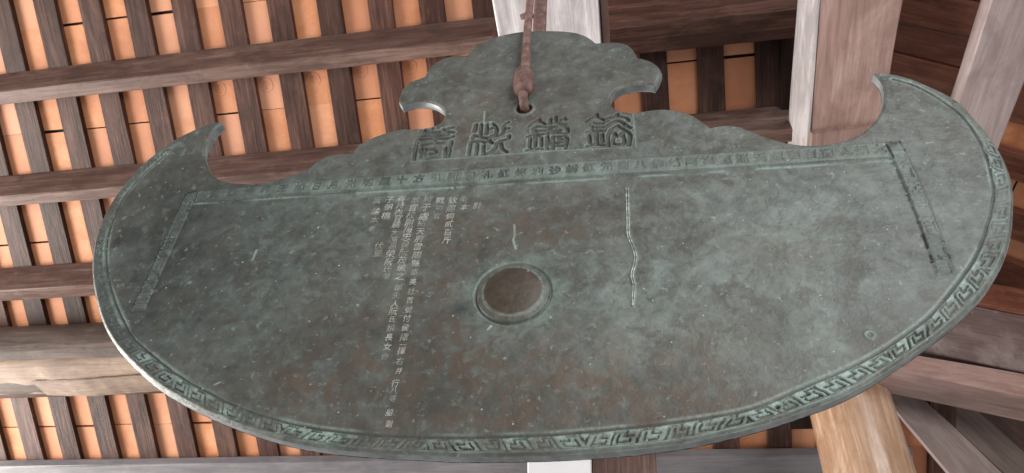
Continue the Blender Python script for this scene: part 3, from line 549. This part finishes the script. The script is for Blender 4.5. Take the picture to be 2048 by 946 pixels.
# ------------------------------------------------------------------ tiled roof slope
ru = Vector((.99931, -.03396, -.01496)); rv = Vector((.01961, .82541, -.56419)); rn = Vector((.03151, .56351, .82551))
RO = CAM + Vector((-2.88267, 1.68060, 3.20524)); P = .24
def RP(i, v, off=0.): return RO + ru * (i * P) + rv * v - rn * off
roof = tag(empty('tiled_roof', RP(12, -1.0)), 'terracotta tiled roof slope on dark rafters and squared purlins, seen from below behind the gong', 'roof')
rows = [-.95, -.43, .088, .591, 1.162, 1.69, 2.225, 2.76, 3.3]
bpy.context.view_layer.update()
tile_me = {}
def tile_mesh(L):
    if L in tile_me: return tile_me[L]
    w_, h_ = P - .006, .012; n = 3; V = []; F = []
    for i in range(n + 1):
        x = -w_ + w_ * i / n; s = .0015 * (1 if i in (0, n) else -1)
        V += [(x, .002, s), (x, L - .0035, s), (x, L - .0035, h_), (x, .002, h_)]
    for i in range(n):
        for j in range(4): F.append((4*i + j, 4*i + (j+1) % 4, 4*i + 4 + (j+1) % 4, 4*i + 4 + j))
    F += [(0, 1, 2, 3), (4*n+3, 4*n+2, 4*n+1, 4*n)]
    me = bpy.data.meshes.new('tile'); me.from_pydata(V, [], F); me.materials.append(M_tile); me.update(); tile_me[L] = me
    return me
def stamp(parent, x, y):
    """moulded roundel with bars"""
    V = []; F = []; R1, R2 = .036, .0325; n = 28
    for k in range(n):
        a = 2 * math.pi * k / n
        for rr, zz_ in ((R1, 0), ((R1 + R2) / 2, -.0022), (R2, 0)): V.append((x + rr * math.cos(a), y + rr * math.sin(a), zz_ - .0006))
    for k in range(n):
        a = 3 * k; b_ = 3 * ((k + 1) % n); F += [(a, b_, b_ + 1, a + 1), (a + 1, b_ + 1, b_ + 2, a + 2)]
    for dy, hw_ in ((-.016, .014), (-.008, .022), (0, .022), (.008, .022), (.016, .016)):
        b0 = len(V); t_ = .0014
        V += [(x - hw_, y + dy - t_, -.0006), (x + hw_, y + dy - t_, -.0006), (x + hw_, y + dy + t_, -.0006), (x - hw_, y + dy + t_, -.0006),
              (x - hw_ + .001, y + dy, -.0026), (x + hw_ - .001, y + dy, -.0026)]
        F += [(b0, b0+1, b0+5, b0+4), (b0+3, b0+4, b0+5, b0+2), (b0, b0+4, b0+3), (b0+1, b0+2, b0+5)]
    b0 = len(V); V += [(x - .0014, y - .022, -.0008), (x + .0014, y - .022, -.0008), (x + .0014, y + .022, -.0008), (x - .0014, y + .022, -.0008), (x, y - .02, -.0028), (x, y + .02, -.0028)]
    F += [(b0, b0+4, b0+5, b0+3), (b0+1, b0+2, b0+5, b0+4)]
    me = bpy.data.meshes.new('stamp'); me.from_pydata(V, [], F); me.materials.append(M_tile); me.update()
    s = bpy.data.objects.new('stamp', me); col.objects.link(s); s.parent = parent; return s
inv = roof.matrix_world.inverted()
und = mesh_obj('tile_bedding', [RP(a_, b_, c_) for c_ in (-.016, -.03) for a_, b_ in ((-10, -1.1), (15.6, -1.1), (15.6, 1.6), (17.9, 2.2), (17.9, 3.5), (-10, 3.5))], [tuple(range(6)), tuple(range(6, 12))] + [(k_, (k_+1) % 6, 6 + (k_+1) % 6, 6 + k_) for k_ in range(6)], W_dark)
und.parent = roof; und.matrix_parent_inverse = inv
for i in range(-9, 18):
    for k in range(len(rows) - 1):
        v0, v1 = rows[k], rows[k+1]
        jit = random.uniform(-.006, .006) if not (i >= 12 and k in (2, 3)) else random.uniform(-.004, .004) - .027
        if i > 15 and v0 < 1.6: continue
        if i > 16 and v0 < 2.1: continue
        # gap centre: the bay between rafter i and rafter i+1 runs from i*P to (i+.5)*P
        o = bpy.data.objects.new('tile', tile_mesh(round(v1 - v0, 3))); col.objects.link(o)
        ang = random.uniform(-.004, .004)
        mt = frame(RP(i + .735 + random.uniform(-.01, .01), v0 + jit, random.uniform(0, .0025)), ru * math.cos(ang) + rv * math.sin(ang), rv * math.cos(ang) - ru * math.sin(ang), rn)
        o.parent = roof; o.matrix_local = inv @ mt
        if k == 2 and 3 < i < 14: stamp(o, -P + .118 - (.015 if i < 9 else 0), .375 + random.uniform(-.01, .01))
        if k == 0 and False: pass
for i in range(-9, 19):
    vs_ = -1.1 if i <= 15 else 1.5
    Lr = 3.45 - vs_
    wl = .472 * P
    mt = frame(RP(i, vs_), rv, -ru, -rn) if False else frame(RP(i + random.uniform(-.01, .01), vs_), rv, rn.cross(rv) * 1.0, rn)
    # local x along the slope, local y = rn x rv, local z outwards (up)
    ey = rn.cross(rv)
    sgn = 1 if ey.dot(ru) < 0 else -1
    sec = [(0, -.029), (sgn * wl, -.029), (sgn * wl, -.0005), (0, -.0005)]
    prism_local('rafter', sec, Lr, W_raf, mt, roof, 12, .0012, 0, .002)
# purlins: plumb squared timbers under the rafters
def purlin(v0, drop, wid, i0, i1, mat, bottom=None):
    o0 = RP(i0, v0, .0305); ex = ru; ez = Vector((0, 0, 1)); ey = ez.cross(ex).normalized(); ez = ex.cross(ey)
    rise = wid * .683
    sec = [(0, 0), (wid, -rise), (wid, -max(drop, rise + .012)), (0, -drop)]
    return prism_local('purlin', sec, (i1 - i0) * P, mat, frame(o0, ex, ey, ez), roof, 14, .002, 0, .005)
purlin(.280, .165, .075, -10, 9.95, W_pur); purlin(.786, .165, .070, -10, 15.35, W_pur)
purlin(.250, .26, .14, 11.9, 15.2, W_raf)
purlin(1.275, .165, .085, -10, 15.35, W_pur); purlin(1.835, .16, .085, -10, 15.2, W_raf)
purlin(2.41, .045, .75, -10, 17.2, W_slate); purlin(-.25, .165, .075, -10, 15.2, W_pur)
# principal plank closing the bay on the right, shade painted into its colour
pr = prism_local('end_board', [(0, -.06), (.34, -.06), (.34, -.002), (0, -.002)] if rn.cross(rv).dot(ru) > 0 else [(0, -.06), (-.34, -.06), (-.34, -.002), (0, -.002)],
                 3.2, W_dark, frame(RP(14.93, -.9, .0), rv, rn.cross(rv), rn), roof, 10, .001)

# ------------------------------------------------------------------ hip slope on the right
hn = Vector((.5635, 0, .8261)); hvd = Vector((.8261, 0, -.5635)); HD = 3.3
hip = tag(empty('hip_roof', CAM + Vector((1.4, 2.2, 3.03))), 'hip end of the roof with reddish planks and terracotta tiles beyond the two pale beams on the right', 'roof')
bpy.context.view_layer.update()
def HP(s, y, off=0.):                              # s metres down the hip slope from x=1.2, y metres behind the camera
    base = CAM + Vector((1.2, 0, (HD - .5635 * 1.2) / .8261)); return base + hvd * s + Vector((0, y, 0)) - hn * off
ys = [1.10, 1.27, 1.44, 1.61, 1.775, 1.94, 2.104, 2.271, 2.47]
def slab(name, y0_, y1_, off, th, mat, s0=-1.2, s1=3.4, tilt=0.):
    ex = hvd; ey = Vector((0, 1, 0)); ez = ex.cross(ey).normalized()   # ez points up out of the roof
    sg = 1 if ez.dot(hn) > 0 else -1
    sec = [(0, sg * 0), (y1_ - y0_, sg * tilt), (y1_ - y0_, sg * (th + tilt)), (0, sg * th)]
    if sg < 0: sec = sec[::-1]
    return prism_local(name, sec, s1 - s0, mat, frame(HP(s0, y0_, off), ex, ey, ez), hip, 10, .001, 0, .002)
for k in range(len(ys) - 1): slab('plank', ys[k] + .002, ys[k+1] - .002, .012 * (k % 2), .03, W_red, tilt=random.uniform(-.004, .006))
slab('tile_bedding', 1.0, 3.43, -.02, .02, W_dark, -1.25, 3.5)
bounds = [(2.474, 2.597), (2.60, 2.752), (2.754, 2.93), (2.935, 3.11), (3.115, 3.255), (3.26, 3.43)]
for k, (a, b) in enumerate(bounds):
    if k % 2 == 0:
        for s_ in np.arange(-1.2, 3.3, .5): slab('tile', a - .03, b + .03, -.001 - .002 * ((s_ * 2) % 2 > 1), .012, M_tile, float(s_) + random.uniform(0, .01), float(s_) + .497)
    else: slab('rafter', a, b, .04, .04, W_red)

# ------------------------------------------------------------------ beams, each a timber of its own
def box_from_quad(name, quad, thick, mat, nseg=6, jitter=.0015, mat2=None, parent=None, mlen=0):
    """quad: four world corners of the visible face (a,b along one end, c,d along the other), thick: vector away from it"""
    a, b, c, d = [Vector(q) for q in quad]
    ex = ((d - a) + (c - b)).normalized(); ey = (b - a); ey = (ey - ex * ey.dot(ex)).normalized(); ez = ex.cross(ey)
    M = frame(a, ex, ey, ez); Mi = M.inverted(); th = Vector(thick)
    V = []; F = []; r = random.Random(len(bpy.data.objects))
    for i in range(nseg + 1):
        t = i / nseg; l = a.lerp(d, t); rr_ = b.lerp(c, t)
        e = .02
        ring_ = [l.lerp(rr_, e), rr_.lerp(l, e), rr_ + th * .04, rr_ + th, l + th, l + th * .04]
        for p in ring_: V.append(Mi @ (p + Vector([(r.random() - .5) * 2 * jitter for _ in range(3)])))
    k = 6
    for i in range(nseg):
        for j in range(k): F.append((i*k + j, i*k + (j+1) % k, (i+1)*k + (j+1) % k, (i+1)*k + j))
    F.append(tuple(range(k))[::-1]); F.append(tuple(nseg*k + j for j in range(k)))
    o = mesh_obj(name, V, F, mat); o.matrix_world = M
    if mat2:
        o.data.materials.append(mat2)
        for i in range(nseg):
            for j in (3, 4): o.data.polygons[i*k + j].material_index = 1
    return o
UP = (0, 0, 1)
def hquad(pts, h): return [on_plane(x, y, UP, h) for x, y in pts]
# tie beam from which the gong hangs
b0 = BEAM_Z - CAM.z
xl, xr = CAM.x - .167 * b0, CAM.x - .010 * b0
tb = box_from_quad('tie_beam', [(xl, CAM.y - .5, BEAM_Z), (xr, CAM.y - .5, BEAM_Z), (xr, CAM.y + 2.62, BEAM_Z), (xl, CAM.y + 2.62, BEAM_Z)], (0, 0, .5), W_grey)  # hidden depth added so the beam shades the right bay from the left
tag(tb, 'pale silvery tie beam directly above the gong, carrying the iron hook', 'beam')
tr = box_from_quad('trim', [(xr + .001, CAM.y - .5, BEAM_Z + .004), (xr + .026, CAM.y - .5, BEAM_Z + .012), (xr + .026, CAM.y + 2.62, BEAM_Z + .012), (xr + .001, CAM.y + 2.62, BEAM_Z + .004)], (0, 0, .2), W_pur)
tr.parent = tb; tr.matrix_parent_inverse = tb.matrix_world.inverted()
# big pinkish beam on the right; sky gloss painted silvery on its left side
q = hquad([(1642, -60), (1817, -60), (1762, 262), (1620, 268)], 2.35)
ba = box_from_quad('cross_beam', q, (-.004, 0, .235), W_pale); tag(ba, 'broad pinkish-brown beam with silvery gloss-tinted left side and a notch, left of the other pale beam', 'beam')
q2 = hquad([(1655, -220), (1606, 420)], 2.35)
lf = box_from_quad('side_face', [q2[0] + Vector((-.004, 0, -.001)), q2[0] + Vector((-.010, 0, .232)), q2[1] + Vector((-.036, 0, .232)), q2[1] + Vector((-.004, 0, -.001))], (.006, 0, 0), W_grey)
lf.parent = ba; lf.matrix_parent_inverse = ba.matrix_world.inverted()
q = hquad([(1622, 268), (1770, 250), (1735, 420), (1608, 420)], 2.328)
sh = box_from_quad('stepped_end', q, (-.004, 0, .25), W_pale); sh.parent = ba; sh.matrix_parent_inverse = ba.matrix_world.inverted()
# second pale beam at the far right
q = hquad([(2000, -50), (2130, -50), (1985, 330), (1877, 330)], 2.35)
bb = box_from_quad('cross_beam', q, (0, 0, .07), W_lilac); tag(bb, 'narrower pale pink beam at the right edge, beyond the tip of the right horn', 'beam')
# old round log on the left
def log(p0, p1, rad, name, mat, n=26, seg=40, bow=.0, rough=.012, seed=1):
    p0 = Vector(p0); p1 = Vector(p1); ex = (p1 - p0).normalized(); ey = Vector((0, 1, 0)); ey = (ey - ex * ey.dot(ex)).normalized(); ez = ex.cross(ey)
    L = (p1 - p0).length; V = []; F = []; r = random.Random(seed); ph = [r.random() * 6.28 for _ in range(8)]
    for i in range(n + 1):
        t = i / n; x = L * t
        for k in range(seg):
            a = 2 * math.pi * k / seg
            rr_ = (rad[0] * (1 - t) + rad[1] * t) * (1 + rough * (math.sin(2*a + ph[0] + t * 3) + .6 * math.sin(3*a + ph[1] - t * 5) + .5 * math.sin(7*a + ph[2]) + .4 * math.sin(t * 11 + ph[3])))
            V.append((x, math.cos(a) * rr_ + bow * math.sin(math.pi * t), math.sin(a) * rr_))
    for i in range(n):
        for k in range(seg): F.append((i*seg + k, (i+1)*seg + k, (i+1)*seg + (k+1) % seg, i*seg + (k+1) % seg))
    F.append(tuple(range(seg))); F.append(tuple(n*seg + k for k in range(seg))[::-1])
    o = mesh_obj(name, V, F, mat, None, True); o.matrix_world = frame(p0, ex, ey, ez); return o
LY = 3.10
def yp(px, py, Y=LY): return on_plane(px, py, (0, 1, 0), Y)
pL = yp(-700, 748.3); pR = yp(1200, 676)
rL = (yp(0, 662) - yp(0, 780)).length * .5 * .84
lg = log(pL, pR, (rL, rL * .97), 'round_log', W_log, 30, 44, 0, .016, 4)
tag(lg, 'thick weathered round log crossing behind the left side of the gong', 'log')
# the sapwood strip and its split, lower edge of the log
def strip(y_top, y_bot, x_a, x_b, name, mat, push, seed):
    V = []; F = []; r = random.Random(seed); n = 40
    for i in range(n + 1):
        t = i / n; px = x_a + (x_b - x_a) * t; dy = -.05 * (px)
        w0 = math.sin(t * 9 + seed) * 1.6 + r.uniform(-.7, .7); w1 = math.sin(t * 13 + seed) * 1.8 + r.uniform(-.8, .8)
        e = min(1, t * 6 + .15) if name == 'splinter' else 1.
        mid_ = (y_top + y_bot) / 2
        ya = mid_ + (y_top - mid_) * e + w0; yb = mid_ + (y_bot - mid_) * e + w1
        A = yp(px, ya + dy); B = yp(px, yb + dy); C_ = (A + B) / 2
        back = Vector((0, -push, 0))
        V += [A + Vector((0, .03, .0)), A + back * 1.0, C_ + back * .97, B + back * .62, B + Vector((0, .06, 0))]
        if i:
            k = 5 * i
            for j in range(4): F.append((k - 5 + j, k - 4 + j, k + 1 + j, k + j))
    o = mesh_obj(name, V, F, mat, None, True); o.parent = lg; o.matrix_parent_inverse = lg.matrix_world.inverted(); return o
strip(744, 779, -140, 520, 'sapwood', W_sap, .152, 2)
strip(779, 787, 80, 520, 'splinter', W_sap, .075, 5)
# post with white face below the gong
WY = 3.3
def qy(pts, Y): return [yp(x, y, Y) for x, y in pts]
wp = box_from_quad('wall_post', qy([(1055, 840), (1183, 840), (1183, 1000), (1055, 1000)], WY), (0, .12, .0), M_white); tag(wp, 'white plastered post face below the bottom of the gong', 'post')
wq = box_from_quad('squared_post', qy([(1184, 840), (1305, 840), (1320, 1000), (1186, 1000)], WY), (0, .12, 0), W_pur); tag(wq, 'brown squared post right beside the white plastered post below the gong', 'post')
# golden round column, plumb
CYY = 3.0
ctr_t = yp(1632, 560, CYY); ctr_b = Vector((ctr_t.x, ctr_t.y, CAM.z + .55))
rc = (yp(1622, 860, CYY) - yp(1806, 860, CYY)).length / 2 * .93
cl = log(ctr_t + Vector((0, 0, .0)), ctr_b, (rc * .97, rc * 1.03), 'round_column', W_post, 20, 48, 0, .010, 8)
tag(cl, 'smooth golden-brown round column below the right side of the gong', 'column')
# sloping beams at the lower right
hb_ = box_from_quad('hip_rafter', [yp(1700, 712, 3.15), yp(1740, 696, 3.2), yp(2330, 1251, 3.9), yp(2330, 1461, 3.8)], (.05, .16, .08), W_hip); tag(hb_, 'pale diagonal hip rafter running down to the lower right corner beside the column', 'beam')
hb2 = box_from_quad('hip_rafter', [yp(1735, 691, 3.25), yp(1790, 677, 3.35), yp(2350, 1170, 4.1), yp(2350, 1270, 4.05)], (.05, .16, .08), W_hip2); hb3 = box_from_quad('rafter_plank', [yp(1785, 676, 3.40), yp(1850, 660, 3.5), yp(2350, 1085, 4.4), yp(2350, 1172, 4.3)], (.05, .16, .08), W_raf); tag(hb3, 'dark brown sloping plank above the weathered diagonal rafter at the lower right', 'beam')
tag(hb2, 'darker weathered diagonal rafter just above the pale hip rafter at the lower right', 'beam')
cv = box_from_quad('carved_beam', [yp(1780, 578, 2.75), yp(1780, 690, 2.75), yp(2250, 785, 3.1), yp(2250, 672, 3.1)], (.02, .14, .06), W_worn); tag(cv, 'carved worn brown beam with faded spots sloping down at the right edge', 'beam')
cv2 = box_from_quad('plate_beam', [yp(1740, 694, 2.70), yp(1740, 731, 2.70), yp(2250, 838, 3.06), yp(2250, 782, 3.06)], (.02, .20, .02), W_pale); tag(cv2, 'smooth pinkish beam directly under the carved worn beam at the right edge', 'beam')
cv3 = box_from_quad('plank_beam', [yp(1840, 540, 2.85), yp(1840, 590, 2.85), yp(2250, 672, 3.2), yp(2250, 615, 3.2)], (.02, .1, .04), W_red); tag(cv3, 'reddish brown plank above the carved worn beam at the right edge', 'beam')
# dark boarding far behind the lower right corner
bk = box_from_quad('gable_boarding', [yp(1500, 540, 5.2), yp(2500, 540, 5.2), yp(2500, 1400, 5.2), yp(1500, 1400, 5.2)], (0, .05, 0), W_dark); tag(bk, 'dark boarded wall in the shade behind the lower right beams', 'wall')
